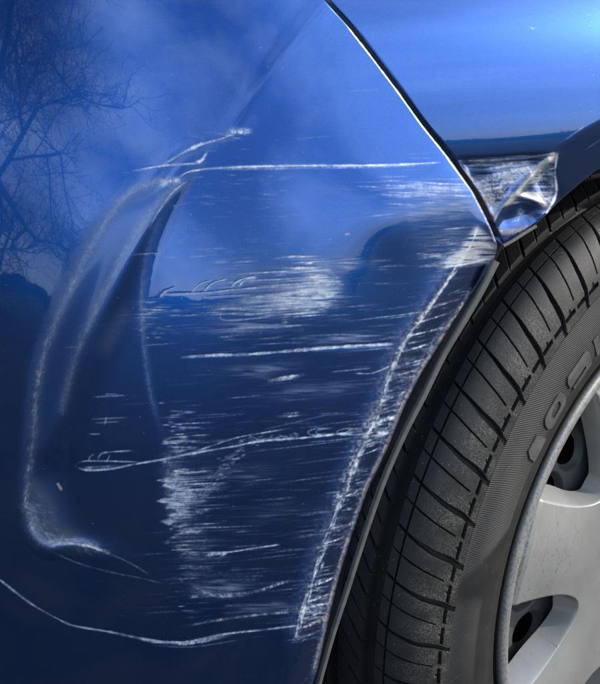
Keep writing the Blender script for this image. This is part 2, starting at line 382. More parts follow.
# --- middle gouges
stroke(WH, [(182, 357), (215, 355), (250, 354), (300, 350), (350, 346), (400, 343.5)], 2.6, .75, .4, .08)
stroke(WH, [(269, 381), (284, 377.5), (303, 374.5)], 3.0, .65, .5, .3); stroke(WH, [(276, 381), (302, 376.5)], 1.2, .5, .4, .3, False)
for P in ([(160, 297), (166, 291), (175, 287)], [(192, 292), (200, 284), (212, 280)], [(204, 291), (213, 283), (227, 279)], [(231, 287), (240, 280), (256, 276)], [(238, 287), (246, 280), (258, 277)]):
    stroke(WH, P, 1.1, .75, .3, .1)
stroke(WH, [(160, 294), (200, 293), (240, 289), (285, 286)], 1.2, .5); stroke(WH, [(161, 296), (166, 290)], 2.6, .7)
stroke(WH, [(219, 313), (226, 320), (270, 317)], 1, .45); stroke(WH, [(354, 373), (372, 373), (393, 365)], 1.6, .5)
stroke(WH, [(75, 466), (86, 470), (110, 469), (135, 464), (165, 459), (200, 452), (235, 446), (262, 441), (300, 438), (330, 435), (362, 431)], 1.7, .85, .35, .04)
stroke(WH, [(75, 466), (82, 461.5), (104, 461), (140, 462)], 1.2, .7); stroke(WH, [(84, 468), (120, 466)], 2.4, .45)
stroke(WH, [(165, 460), (205, 448), (235, 438), (262, 433), (292, 428)], 1.1, .6); stroke(WH, [(88, 461), (90, 457), (94, 454)], .9, .6)
stroke(WH, [(97, 461), (101, 454), (110, 452), (134, 450.5)], 1.1, .75); stroke(WH, [(107, 461), (110, 455)], 1, .7)
for k in range(60):
    x = rng.uniform(236, 300); y = 441-(x-236)*.07+rng.normal(0, 2.2); a = rng.normal(-.1, .5)
    stroke(WH, [(x, y), (x+2*cos(a), y+2*sin(a)), (x+rng.uniform(3, 7), y+rng.normal(0, 1.2))], .7, rng.uniform(.2, .6), .4, .3)
for x in (308, 316, 337, 347): stroke(WH, [(x+18, 428), (x+6, 429), (x, 432), (x+5, 435), (x+20, 433)], 1, .6)
for k in range(110):
    f = rng.random(); x = 240-48*f+rng.normal(0, 4)+10*f; y = 446+50*f**1.1+rng.normal(0, 3)
    stroke(WH, [(x, y), (x+rng.uniform(3, 9), y-rng.uniform(0, 3))], rng.uniform(.4, 1.2), rng.uniform(.15, .45), .5, .35, False)
stroke(WH, [(205, 556), (214, 553), (230, 552), (256, 548), (280, 544.5)], 1.5, .85, .3, .05); stroke(WH, [(206, 556), (216, 554), (226, 553), (218, 557)], 2.6, .7, .7)
for P in ([(92, 397), (128, 395)], [(104, 394), (118, 394)], [(90, 419), (127, 417.5)], [(94, 423), (120, 421.5)], [(107, 416), (104, 426)], [(88, 434), (101, 434)]): stroke(WH, P, .9, .55, .4, .2, False)
stroke(WH, [(282, 414), (300, 412.5)], 1.8, .5, .6, .3, False); stroke(WH, [(285, 417), (299, 415.5)], 1.2, .45, .6, .3, False)
stroke(WH, [(330, 372), (372, 368)], 1, .4); stroke(WH, [(262, 430), (330, 414)], .8, .3)
stroke(WH, [(346, 234), (349, 233.5)], 1.5, .8, .1, 0); stroke(CR, [(58, 484), (61, 489)], 3, .9, .1, 0)
# --- sanded streak fields
cb = lambda x, y: on_bumper(x+8, y)
for k in range(230):
    y = rng.normal(288, 14); xr_ = 338+7*math.cos((y-286)/14)-abs(y-286)*.25+rng.normal(0, 1.5); l = rng.exponential(24)+6; x1 = xr_-rng.exponential(14)
    cl = CLUMP[int((y+60)*2)]; stroke(WH, [(x1-l, y+l*.06), (x1, y)], rng.uniform(.4, 1.2), min(.95, rng.uniform(.15, .8)*(.5+.7*cl)), .4, .4, False)
stroke(WH, [(300, 296), (322, 286), (336, 284)], 22, .10, .6, .3, tex=STREAK)
field(WH, 160, 255, 300, 40, 14, 46, .38, -.05, .8, cb); field(WH, 26, 152, 316, 11, 8, 34, .5, 0, .9); field(WH, 55, 150, 322, 8, 10, 14, .35)
for k in range(620):
    y = rng.normal(492, 38); cl = CLUMP[int((y+60)*2)]; x0 = 164+6*sin(y*.31)+3*sin(y*.9)+.10*max(0, y-500)+rng.exponential(9); l = rng.exponential(11)+4
    stroke(WH, [(x0, y), (x0+l, y-l*.04)], rng.uniform(.35, 1.1), min(.85, rng.uniform(.1, .6)*cl*math.exp(-(x0-164)/32)*1.7), .4, .4, False)
for k in range(120):
    y = rng.normal(545, 22); x0 = 178+rng.exponential(14); l = rng.exponential(16)+5
    stroke(WH, [(x0, y), (x0+l, y-l*.04)], rng.uniform(.35, .9), rng.uniform(.08, .35), .4, .4, False)
stroke(WH, [(168, 440), (170, 470), (172, 505), (180, 535)], 12, .26, .6, .3); stroke(HZ, [(172, 440), (178, 490), (190, 545), (210, 580)], 26, .35, .3, .2)
field(WH, 240, 290, 335, 75, 50, 44, .28, -.06, .75, cb); field(WH, 140, 290, 470, 70, 60, 44, .22, -.08, .7, cb); field(WH, 120, 225, 585, 45, 22, 50, .3, -.06, .9, cb)
field(WH, 150, 235, 205, 40, 40, 18, .16, -.03, .6); field(WH, 110, 350, 250, 60, 60, 50, .16, -.05, .7, cb)
field(WH, 60, 425, 205, 26, 14, 40, .22, 0, .8, cb, 472); field(WH, 120, 455, 250, 18, 14, 36, .32, -.1, .9, cb, 486)
field(WH, 60, 430, 188, 25, 4, 60, .4, .03, .9, cb, 475)
poly(WH, [(395, 185), (468, 190), (476, 222), (462, 250), (438, 262), (420, 235)], .14, 8, STREAK, .45)
poly(HZ, [(265, 275), (340, 266), (345, 305), (280, 320), (240, 312)], .3, 10)
poly(HZ, [(385, 183), (474, 188), (470, 262), (430, 300), (395, 230)], .2, 8)
for x0, y0, x1, y1, wd, a in ((225, 306, 338, 297, 13, .34), (200, 330, 300, 322, 12, .22), (300, 342, 392, 332, 10, .24), (255, 396, 372, 386, 12, .16), (215, 372, 300, 364, 10, .18),
                              (190, 480, 290, 470, 14, .16), (235, 520, 330, 508, 12, .12), (180, 590, 260, 586, 12, .26), (230, 612, 300, 604, 10, .22), (300, 268, 372, 262, 10, .2), (290, 310, 345, 300, 9, .3)):
    stroke(WH, [(x0, y0), ((x0+x1)/2, (y0+y1)/2+rng.normal(0, 1.5)), (x1, y1)], wd, a, 1, .35, tex=STREAK)
stroke(WH, [(285, 300), (310, 290), (337, 284)], 16, .2, 1, .3, tex=STREAK)
# --- crease and lip band
stroke(WH, CREASE[3:15], 8, .20, .8, .02); stroke(WH, CREASE[1:6], 2.2, .5, .7, .03)
stroke(HZ, CREASE[1:15]-[6, 0], 16, .5, .5, .04)
Qc = catmull(CREASE[1:15], 12)
for k in range(210):
    i0 = rng.integers(0, len(Qc)-8); n_ = rng.integers(3, 8); j = rng.normal(0, 1.3)
    stroke(WH, Qc[i0:i0+n_]+[j, rng.normal(0, .6)], rng.uniform(.6, 1.9), rng.uniform(.2, .85), .6, .3, False)
stroke(CR, CREASE[2:12]+[-1, 0], 5, .22, .9, .1); stroke(WH, CREASE[6:12]+[-7, 3], 5, .28, .9, .2)
for k in range(300):
    y = 268+rng.random()**.85*378; x0 = crease_x(y)+rng.normal(-1, 3); x1 = lip_x(y-9); wdt = x1-x0
    cl = CLUMP[int((y+60)*2)]*np.interp(y, [270, 340, 360, 440, 480, 560, 590, 640], [.5, .6, 1.3, 1.3, .8, .7, 1.3, 1.0]); a = max(0, rng.normal(0, .25)); c = min(1, a+rng.exponential(.42)); sl = rng.normal(.24, .10)
    stroke(WH, [(x0+a*wdt, y-a*wdt*sl), (x0+c*wdt, y-c*wdt*sl)], min(3.2, .4+rng.exponential(.55))*(1+.4*(cl > 1)), min(.8, rng.uniform(.12, .5)*cl), .5, .35, False)
for y in (322, 336, 352, 400, 423, 455, 496, 543, 586, 602, 619, 628):
    x0 = crease_x(y); x1 = lip_x(y-8); stroke(WH, [(x0-10, y+2), (x0+8, y-2), (x1-rng.uniform(0, 8), y-10)], rng.uniform(1., 2.2), .65, .7, .3)
for k in range(260):
    y = rng.uniform(270, 645); l = rng.exponential(17); x1 = crease_x(y)+rng.normal(0, 3)
    stroke(WH, [(x1-l, y+l*.12), (x1, y)], rng.uniform(.4, 1.0), min(.7, rng.uniform(.1, .42)*CLUMP[int((y+60)*2)]), .5, .45, False)
for P_, a_ in (([(392, 372), (404, 352), (424, 345), (412, 372), (398, 398)], .35), ([(372, 428), (384, 400), (402, 398), (388, 432), (378, 452)], .35), ([(304, 610), (312, 588), (330, 586), (326, 612), (312, 628)], .5), ([(330, 540), (340, 515), (352, 520), (344, 548)], .3)):
    poly(WH, P_, a_, 2.5, STREAK*.7+GRAIN*.3, .52)
stroke(CR, LIP[2:13]-[2.6, 0], 4.0, .7, .6, .05); stroke(BR, LIP[3:13]-[1.6, 0], 2.4, .5, 1, .05); hairs(LIP[2:13]-[5.5, 0], 380, 2.2, 6, .34, -.3, .25, wd=.7)
stroke(WH, LIP[3:8]-[8, 0], 5, .25, .9, .1); stroke(CR, [(300, 628), (322, 620), (327, 612)], 4, .5, .8)
poly(WH, [(440, 266), (460, 250), (476, 226), (492, 238), (497, 252), (492, 262), (470, 264)], .75, 2, STREAK, .28); poly(CR, [(452, 264), (480, 228), (498, 248), (492, 262)], .6, 2, STREAK*.6+GRAIN*.4, .44); poly(BR, [(488, 236), (497, 250), (492, 258), (486, 250)], .5, 2, GRAIN, .42)
stroke(WH, [(438, 268), (465, 264), (493, 257)], 2, .7); stroke(WH, [(478, 226), (472, 243), (466, 252)], 2, .7)
# --- seam edge chips
stroke(WH, SEAM[4:10]-[3.2, 0], 1.1, .75, .8, .05); stroke(WH, SEAM[9:12]-[4, 0], 1.4, .4, .9, .05); stroke(BR, SEAM[7:12]-[2, 0], 2.2, .6, .9, .05); stroke(CR, SEAM[8:12]-[3, 0], 2.4, .7, .6, .05)
# --- torn wing corner
TRI = [(459, 161), (500, 159), (557, 154), (555, 178), (556, 196), (546, 213), (536, 226), (501, 242), (486, 212)]
poly(WH, TRI, .26, 1.2, STREAK, .50)
for k in range(75):
    x = rng.uniform(463, 555); y = rng.uniform(160, 200); l = rng.uniform(8, 36)
    if x-l/2 < 466+(y-160)*.5 or x+l/2 > 556: continue
    stroke(WH, [(x-l/2, y+l*.08), (x+l/2, y-l*.08)], rng.uniform(.6, 2.2), rng.uniform(.2, .85), .6, .3, False)
stroke(WH, [(458, 161), (490, 160), (530, 157), (556, 153)], 1.6, .9, .3, .02); stroke(WH, [(462, 166), (500, 164), (535, 161)], 2.4, .5, .7)
stroke(WH, [(475, 186), (500, 176), (525, 170), (540, 165)], 6, .6, .8); stroke(WH, [(480, 192), (503, 184), (520, 178)], 5, .5, .9)
for L_, wd, a in ((WH, 6.5, .5), (CR, 4.6, .95)): stroke(L_, [(557, 154), (543, 165), (530, 178), (515, 196), (503, 208), (495, 219)], wd, a, .35, .03)
stroke(CR, [(519, 196), (532, 196), (543, 203), (548, 210)], 5.5, .8, .5); stroke(WH, [(520, 193), (535, 194), (548, 207)], 2, .8)
stroke(WH, [(557.5, 153), (555, 172), (556.5, 190), (553, 202), (546, 214)], 2, .95, .4, .02); stroke(WH, [(545, 166), (553, 180), (549, 196)], 5, .35, .9)
stroke(WH, [(486, 192), (492, 200), (489, 208)], 9, .3, .8); stroke(WH, [(505, 206), (520, 202), (532, 204)], 2, .6)
sl = dist(np.array([(507, 218), (524, 214)]), 22); d_, s_, t_, sl = sl
hole = np.clip((13.5-d_)/2.5, 0, 1); 
for L_, k in ((WH, .86), (CR, .95), (HZ, .8)): L_[sl] *= 1-k*hole
stroke(WH, [(517, 222), (520, 214), (522, 208)], 5, .3, .8); stroke(WH, [(511, 222), (519, 219)], 3, .35, .8)
stroke(BR, [(458, 162), (468, 178), (480, 197), (491, 216), (499, 236)], 3.6, .8, .6, .04); stroke(CR, [(462, 165), (474, 186), (486, 206), (494, 222)], 2, .6, .5)
poly(BR, [(497, 228), (525, 226), (534, 224), (512, 236), (501, 242)], .75, 2, GRAIN, .4); stroke(CR, [(502, 233), (518, 231), (530, 226)], 4, .55, .8)
stroke(BR, [(536, 210), (524, 222)], 4, .5, .8)
poly(CR, [(482, 196), (500, 186), (515, 190), (500, 208), (494, 222), (486, 210)], .65, 2, GRAIN, .46); poly(CR, [(528, 180), (546, 166), (553, 190), (544, 205), (524, 194)], .45, 2, STREAK*.5+GRAIN*.5, .5)
stroke(BR, [(470, 176), (482, 190), (490, 206)], 5, .5, 1); poly(BR, [(500, 178), (512, 172), (516, 178), (506, 184)], .5, 1.5, GRAIN, .45)
stroke(WH, [(585, 150), (600, 140), (620, 128)], .9, .3); stroke(WH, [(565, 140), (585, 126)], 1, .3); stroke(BR, [(440, 103), (480, 101)], .9, .35)
for k in range(9): stroke(WH, [(rng.uniform(340, 600), rng.uniform(5, 140))]*2, 1, 0)
stroke(WH, [(532, 28), (533, 28.3)], .8, .6, 0, 0)
for k in range(70):
    x, y = rng.uniform(-20, 330), rng.uniform(0, 660); stroke(WH, [(x, y), (x+.8, y+.3)], rng.uniform(.3, .7), rng.uniform(.15, .5), 0, 0, False)

# --- dents: displacement into the car (metres)
def ridge(P, wd, amp, side=0, taper=.2):
    r = dist(catmull(P, 8), wd*4)
    D, S, T, sl = r; v = np.exp(-.5*(D/wd)**2)
    if side: v = np.where(S*side > 0, np.exp(-.5*(D/(wd*2.2))**2), v)
    DY[sl] += amp*v*sstep(0, taper, T)*sstep(0, taper, 1-T)
STEP = catmull([(216, 146), (196, 172), (176, 200), (152, 240), (128, 290), (108, 342), (96, 400), (90, 450), (92, 505)], 8)
d_, s_, t_, sl = dist(STEP, 260)
sg = d_*np.where(s_ < 0, 1, -1)                # positive to the right of the fold
if sg[:, -1].mean() < 0: sg = -sg
wq = 2.5+12.5*sstep(0, .5, t_); tp = sstep(0, .08, t_)*sstep(0, .45, 1-t_)
DY[sl] += tp*(.0020*wq/14*sstep(-wq*1.2, wq*1.5, sg)*np.exp(-np.clip(sg-14, 0, None)/120) - .0012*np.exp(-.5*((sg+16)/9)**2))
FAR = np.zeros((CH, CW), bool); FAR[sl] = (sg > 34) & (PXX[sl] < 330)
ridge([(190, 178), (150, 192), (105, 240), (68, 305), (46, 370), (38, 440), (34, 510)], 10, -.0011, 0, .2)        # pushed-up rim
ridge([(20, 520), (46, 549), (80, 546), (112, 556), (150, 577)], 5, -.0016, 0, .2)
ridge([(110, 470), (170, 462), (240, 446), (300, 440), (362, 433)], 2.0, .00022, 0, .1)
ridge([(185, 357), (250, 354), (330, 348), (400, 344)], 2.0, .00015, 0, .1)
d_, s_, t_, sl = dist(np.array([(405., 205.), (455., 190.)]), 130); DY[sl] += -.0040*np.exp(-.5*(d_/36)**2)
# upper style line and the turned-in band behind the scraped crease
d_, s_, t_, sl = dist(catmull([(372, -60), (345, -20), (318, 14), (275, 70), (240, 120), (205, 158)], 8), 60)
DY[sl] += -.0008*np.exp(-.5*(d_/8)**2)*sstep(0, .25, 1-t_)
past = PXX-np.where(PYY > 226, crease_x(PYY), 1e4)
DY += np.where(past > -6, .00042*(np.sqrt(past**2+16)+past)*.5, 0)*sstep(222, 262, PYY)
DYB = blur(DY, 12); wfar = blur(FAR.astype(float), 14); DY = blur(DY, 1.6)*(1-wfar)+DYB*wfar
DY += blur(WH, 1.0)*.00008
DYF = np.zeros_like(DY)
def fridge(P, wd, amp):
    D, S, T, sl = dist(catmull(P, 8), wd*4); DYF[sl] += amp*np.exp(-.5*(D/wd)**2)
fridge([(549, 161), (530, 178), (503, 208), (494, 222)], 2.6, -.0022); fridge([(507, 219), (524, 214)], 7, .0022)
fridge([(540, 172), (552, 195)], 6, .0012); fridge([(480, 180), (492, 204)], 7, .0016); fridge([(519, 196), (545, 204)], 2.4, -.0015)
trim = Z(); poly(trim, TRI, 1., 2.2); DYF += trim*sstep(562, 515, PXX)*.006*np.clip(1-(PYY-160)/75, 0, 1)
DYF += blur(WH, 1.0)*.00005 + GRAIN*.0001*np.clip(HZ, 0, 1)*(PXX > 455)*(PYY > 150)

# ------------------------------------------------------------------ body surfaces  y = f(x, z)
def integ(zs, deg):
    zz = np.linspace(.0, 1.3, 2601); tt = np.tan(np.radians(np.interp(zz, zs, deg)))
    k = np.exp(-.5*(np.arange(-30, 31)/10)**2); k /= k.sum(); tt = np.convolve(np.pad(tt, 30, mode='edge'), k, 'valid')
    yy = np.concatenate([[0], np.cumsum((tt[1:]+tt[:-1])/2*np.diff(zz))]); return zz, yy
zzB, yyB = integ([0, .25, .38, .50, .58, .65, .763, .9, 1.1], [-10, -3, 1, 4.5, 7.5, 13, 22, 34, 60])
yyB = yyB-np.interp(.604, zzB, yyB)
zzF, yyF = integ([0, .60, .660, .671, .680, .714, .763, .85, 1.0], [-3, -2, -1, 1.5, 6.5, 16, 30, 45, 80])
yyF = yyF-np.interp(.72, zzF, yyF)+np.interp(.72, zzB, yyB)+.001
def B_y(x, z):
    d = np.clip(-.285-x, 0, None); q = np.minimum(d, .30)
    return -.15 + np.interp(z, zzB, yyB) + 1.55*q*q + (d-q)*.93
def F_y(x, z): return -.15 + np.interp(z, zzF, yyF) + .10*np.clip(x+.1, 0, None)**2
def hit(fun, px, py, off=0.):
    d = np.stack([(px-300)/FPX, (342-py)/FPX, -np.ones_like(px)], -1) @ CM.T
    tt = np.full(px.shape, .75)
    for _ in range(40):
        x = EYE[0]+tt*d[..., 0]; z = EYE[2]+tt*d[..., 2]
        tn = (fun(x, z)+off-EYE[1])/d[..., 1]; tt = tt+.8*(tn-tt)
    return EYE+tt[..., None]*d
def wear_attrs(me, px, py, fade=None):
    for nme, L_ in (('white', WH), ('cream', CR), ('brown', BR), ('haze', HZ)):
        v = sample(L_, px, py)
        attr(me, nme, v)

car = bpy.data.objects.new('car', None); COL.objects.link(car); car.location = (0, 0, 0)
tag(car, 'front corner of a blue car with a scraped, dented bumper beside its wheel', 'car')

# front bumper
py = np.concatenate([np.linspace(-330, -20, 40, endpoint=False), np.arange(-20, 704, .72), np.linspace(704, 900, 30)])
xr = np.where(py < 246, np.interp(py, np.r_[-330, SEAM[:, 1]], np.r_[150, SEAM[:, 0]])-2.4, np.interp(py, LIP[:, 1], LIP[:, 0]))
sm = np.exp(-.5*(np.arange(-6, 7)/2.5)**2); sm /= sm.sum(); xr = np.convolve(np.pad(xr, 6, mode='edge'), sm, 'valid')
NU = 600
PX = np.empty((len(py), NU+40)); 
for i in range(len(py)):
    PX[i, :40] = np.linspace(-520, -15, 40, endpoint=False); PX[i, 40:] = np.linspace(-15, xr[i], NU)
PY = np.repeat(py[:, None], PX.shape[1], 1)
inside = sstep(-58, -30, PX)*sstep(-58, -30, PY)*sstep(742, 715, PY)
edge = np.clip(2.6-(xr[:, None]-PX), 0, 2.6)/2.6
seamside = sstep(100, 190, PY)*(1-sstep(236, 250, PY))
off = sample(DY, PX, PY)*inside + .0009*(1-np.sqrt(np.clip(1-edge**2, 0, 1))) + seamside*.0008*np.clip(1-(xr[:, None]-PX)/24, 0, 1)**2.2
V = hit(B_y, PX, PY, off)
back = np.stack([V[:, -1]+[-.0006, .003, 0], V[:, -1]+[-.003, .0035, 0], V[:, -1]+[-.006, .022, 0]], 1)
V2 = np.concatenate([V, back], 1); nr, nc = V2.shape[:2]
me = mesh_from('front_bumper', V2.reshape(-1, 3), grid_faces(nr, nc, flip=True))
PX2 = np.concatenate([PX, np.repeat(PX[:, -1:], 3, 1)], 1); PY2 = np.concatenate([PY, np.repeat(PY[:, -1:], 3, 1)], 1)
wear_attrs(me, PX2, PY2)
bumper = link('front_bumper', me, M_paint, car)
bumper['label'] = 'dark blue bumper corner with a pressed-in dent and white scratches'

# wing (front fender): swept from the seam along the wheel-arch lip
FLIP = np.array([(503, 245), (520, 234), (537, 224), (556, 205), (575, 188), (600, 168), (640, 143), (690, 122), (760, 108), (840, 104), (930, 115), (1010, 140)], float)
lipc = catmull(FLIP, 10); sl_ = np.r_[0, np.cumsum(np.linalg.norm(np.diff(lipc, axis=0), axis=1))]
seamc = catmull(np.vstack([[150, -330], SEAM])[::-1], 10)+[2.0, 0]; ss_ = np.r_[0, np.cumsum(np.linalg.norm(np.diff(seamc, axis=0), axis=1))]
seamc = seamc+(np.array([503, 245])-seamc[0])*np.clip(1-ss_/25, 0, 1)[:, None]
ul = np.r_[np.arange(0, 75, .72), np.arange(75, 180, 1.3), np.linspace(180, sl_[-1], 70)]
vs = np.r_[np.arange(0, 112, .72), np.arange(112, 330, 1.6), np.linspace(330, ss_[-1], 50)]
LU = np.stack([np.interp(ul, sl_, lipc[:, k]) for k in (0, 1)], -1); SV = np.stack([np.interp(vs, ss_, seamc[:, k]) for k in (0, 1)], -1)
# sweep the lip up the seam; the sweep straightens away from the corner
PXF = SV[:, None, 0] + LU[None, :, 0]-503; PYF = SV[:, None, 1] + LU[None, :, 1]-245
insF = sstep(658, 640, PXF)*sstep(-58, -40, PYF)
eg = np.clip(3-vs, 0, 3)[:, None]/3; eu = np.clip(3-ul, 0, 3)[None]/3
# the flange of the arch: a band along the lip turned in towards the wheel, crisp fold on its outer side
fold = np.interp(ul, [0, 40, 58, 75, 120, 200, 400], [3, 6, 48, 44, 40, 36, 30])[None]
pasl = fold-vs[:, None]
flg = .00022*np.clip(pasl+np.sqrt(pasl**2+6)-1, 0, None)*.5*sstep(44, 76, ul)[None]
off = sample(DYF, PXF, PYF)*insF + .0014*(1-np.sqrt(np.clip(1-np.maximum(eg, eu)**2, 0, 1))) + flg
VF = hit(F_y, PXF, PYF, off)
bl = VF[:1]+np.array([0, .002, .001]); bl2 = VF[:1]+np.array([0, .014, .003])
VF2 = np.concatenate([bl2, bl, VF], 0); P2 = [np.concatenate([a[:1], a[:1], a], 0) for a in (PXF, PYF)]
lf = VF2[:, :1]+np.array([.001, .002, 0]); lf2 = VF2[:, :1]+np.array([.003, .016, 0])
VF2 = np.concatenate([lf2, lf, VF2], 1); P2 = [np.concatenate([a[:, :1], a[:, :1], a], 1) for a in P2]
me = mesh_from('front_wing', VF2.reshape(-1, 3), grid_faces(*VF2.shape[:2], flip=True))
wear_attrs(me, *P2)
wing = link('front_wing', me, M_paint, car); wing['label'] = 'bright blue wing panel with its lower corner torn to bare metal'

# strip helper: swept rectangle along a 3-D path
def strip(name, path, wid, thick, mat_, parent, wdir=(1, .3, 0)):
    P = np.asarray(path); n = len(P); wv = np.asarray(wdir, float); wv /= np.linalg.norm(wv)
    T = np.gradient(P, axis=0); T /= np.linalg.norm(T, axis=1)[:, None]
    Wd = wv-(T@wv)[:, None]*T; Wd /= np.linalg.norm(Wd, axis=1)[:, None]; Nn = np.cross(T, Wd)
    wid = np.broadcast_to(wid, n)[:, None]; prof = [(-.5, -.5), (-.42, .42), (-.3, .5), (.3, .5), (.42, .42), (.5, -.5)]
    V = np.stack([P+Wd*wid*a+Nn*thick*c for a, c in prof], 1); k = len(prof)
    i = np.arange(n*k).reshape(n, k); i2 = np.concatenate([i, i[:, :1]], 1)
    q = np.stack([i2[:-1, :-1], i2[1:, :-1], i2[1:, 1:], i2[:-1, 1:]], -1).reshape(-1, 4)
    return link(name, mesh_from(name, V.reshape(-1, 3), q), mat_, parent)
LINER = np.array([(496, 261), (480, 293), (462, 324), (443, 356), (423, 397), (404, 434), (386, 475), (370, 519), (357, 559), (346, 594), (333, 634), (319, 684), (304, 745), (290, 810)], float)
lc = catmull(LINER, 6); Lp = hit(lambda x, z: B_y(x, z)*0-.143, lc[:, 0], lc[:, 1])
o = strip('liner_edge', Lp, np.interp(lc[:, 1], [260, 300, 400, 560, 700], [.0070, .0056, .0052, .0042, .0036]), .0025, M_trim, car, (1, .2, 0)); o['label'] = 'grey plastic edge of the wheel-arch liner behind the bumper lip'
fl_ = catmull([(503, 246), (512, 241), (523, 234), (536, 226)], 6); Fp = hit(lambda x, z: F_y(x, z)-.001, fl_[:, 0], fl_[:, 1])
o = strip('wing_flange', Fp, .0022, .0022, M_edge, car, (0, 0, 1)); o['label'] = 'bent metal flange along the torn wing corner'

# wheel-arch liner: dark tub round the wheel, its mouth following the arch edges
fr = np.vstack([LINER[::-1][:-1]+[2, 0], [(497, 258)], FLIP[1:]+[-2, -6]]); frc = catmull(fr, 4)
mouth = hit(lambda x, z: x*0-.118, frc[:, 0], frc[:, 1])
rad = mouth-HUB; rad[:, 1] = 0; rn = rad/np.linalg.norm(rad, axis=1)[:, None]
rings = [mouth, mouth+rn*.012+[0, .006, 0], mouth+rn*.02+[0, .05, 0], mouth+rn*.03+[0, .20, 0], mouth*.0+HUB+rn*.40+[0, .34, 0], HUB+rn*.10+[0, .36, 0]]
V = np.stack(rings, 1); o = link('wheel_arch_liner', mesh_from('wheel_arch_liner', V.reshape(-1, 3), grid_faces(*V.shape[:2])), M_liner, car)

# ------------------------------------------------------------------ wheel
NW = CM @ np.array([sin(YAW_W)*cos(PIT_W), -sin(PIT_W), cos(YAW_W)*cos(PIT_W)])
NW[2] = 0; NW /= np.linalg.norm(NW)
LEFT = np.cross(NW, [0, 0, 1.]); LEFT /= np.linalg.norm(LEFT)
if LEFT[0] > 0: LEFT = -LEFT
UP = np.array([0, 0, 1.])
def pol(s, R, th): return HUB + s[..., None]*NW + (R*np.cos(th))[..., None]*LEFT + (R*np.sin(th))[..., None]*UP
wheel = bpy.data.objects.new('wheel', None); COL.objects.link(wheel); wheel.parent = car
wheel['label'] = 'steered front wheel with worn black tyre and scuffed silver cover'

prof = np.array([(.0, .313), (.03, .3128), (.05, .312), (.0635, .3098), (.072, .3055), (.080, .2965), (.0853, .2860), (.0878, .2780), (.0896, .2700), (.094, .259), (.0958, .248), (.0948, .236), (.0922, .226), (.0893, .2165), (.083, .2125), (.074, .2115)])
pc = catmull(prof, 40); pl = np.r_[0, np.cumsum(np.linalg.norm(np.diff(pc, axis=0), axis=1))]
w_sh = pl[np.argmin(np.hypot(pc[:, 0]-.0895, pc[:, 1]-.2722))]
def w_of_s(s): return np.interp(s, pc[:np.argmax(pc[:, 0] > .09), 0], pl[:np.argmax(pc[:, 0] > .09)])
WV = np.r_[np.linspace(-w_sh*1.02, -.06, 30, endpoint=False), np.arange(-.06, w_sh+.004, .00055), np.linspace(w_sh+.0045, pl[-1], 60)]
TH = np.radians(np.r_[np.arange(-24, 90, .092), np.arange(98, 334, 2.0)])
ww, tt = np.meshgrid(WV, TH); aw = np.abs(ww)
s0 = np.interp(aw, pl, pc[:, 0])*np.sign(ww); R0 = np.interp(aw, pl, pc[:, 1])
dl = .0004; ds = (np.interp(aw+dl, pl, pc[:, 0])-np.interp(aw-dl, pl, pc[:, 0])); dR = (np.interp(aw+dl, pl, pc[:, 1])-np.interp(aw-dl, pl, pc[:, 1]))
nl = np.hypot(ds, dR)+1e-9; ns, nR = -dR/nl*np.sign(ww+1e-9), ds/nl
PITCHN = 56; pa = 2*pi/PITCHN
degs = np.degrees(tt)
def groove(d, hw, depth, soft=.0007): return depth*np.clip((hw+soft-d)/soft, 0, 1)
G = np.zeros_like(ww)
wg = {k: w_of_s(v) for k, v in dict(gw=.0497, gt=.0632, a=.0536, e=.0868).items()}
for s_, hw, dp in ((.0497, .0050, .0075), (.016, .0042, .0075), (-.016, .0042, .0075), (-.0497, .004, .0075)):
    G = np.maximum(G, groove(np.abs(ww-np.sign(s_)*w_of_s(abs(s_))), hw, dp, .0012))
for s_ in (.0632, -.0632): G = np.maximum(G, groove(np.abs(ww-np.sign(s_)*w_of_s(abs(s_))), .0003, .003, .0004))
# long curved lateral grooves, in line with the measured ones, every pitch
gs = np.array([.0536, .0659, .0795, .0864, .0888]); gth = np.array([34.05, 32.9, 31.5, 30.75, 29.75])
wid_jit = 1+.12*np.sin(np.round((degs-30)/np.degrees(pa))*2.1)
thg = np.interp(aw, w_of_s(gs), gth); rel = (degs-thg)/np.degrees(pa); fr_ = rel-np.round(rel); dg = np.abs(fr_)*pa*R0
hwid = np.interp(aw, w_of_s(np.array([.0536, .070, .078, .084, .0888])), [.00035, .0006, .0013, .0018, .0015])
G = np.maximum(G, np.where((aw > wg['a']-.001) & (aw < w_sh+.0012), groove(dg, hwid*wid_jit, np.interp(aw, [wg['a'], w_sh-.004, w_sh+.001], [.0045, .0042, .0016]), .0006), 0))
# thin sipes half way between
gs2 = np.array([.0532, .0624, .0767, .0867]); gt2 = np.array([31.15, 30.35, 29.0, 27.6])
ths = np.interp(aw, w_of_s(gs2), gt2); rel2 = (degs-ths)/np.degrees(pa); fr2 = rel2-np.round(rel2)
G = np.maximum(G, np.where((aw > wg['a']-.001) & (aw < wg['e']-.0035), groove(np.abs(fr2)*pa*R0, .00018, .0026, .0004), 0))
# broken slot along the shoulder and the shoulder rib
fs = rel-np.floor(rel)
G = np.maximum(G, np.where((fs > .10) & (fs < .50) | (fs > .60) & (fs < .93), groove(np.abs(aw-(w_sh-.0072)), .0010, .0035, .0005), 0)*(aw > .06))
G = G - .0006*np.exp(-.5*((aw-w_sh)/.0007)**2) + .0005*sstep(w_sh-.0005, w_sh+.0008, aw)
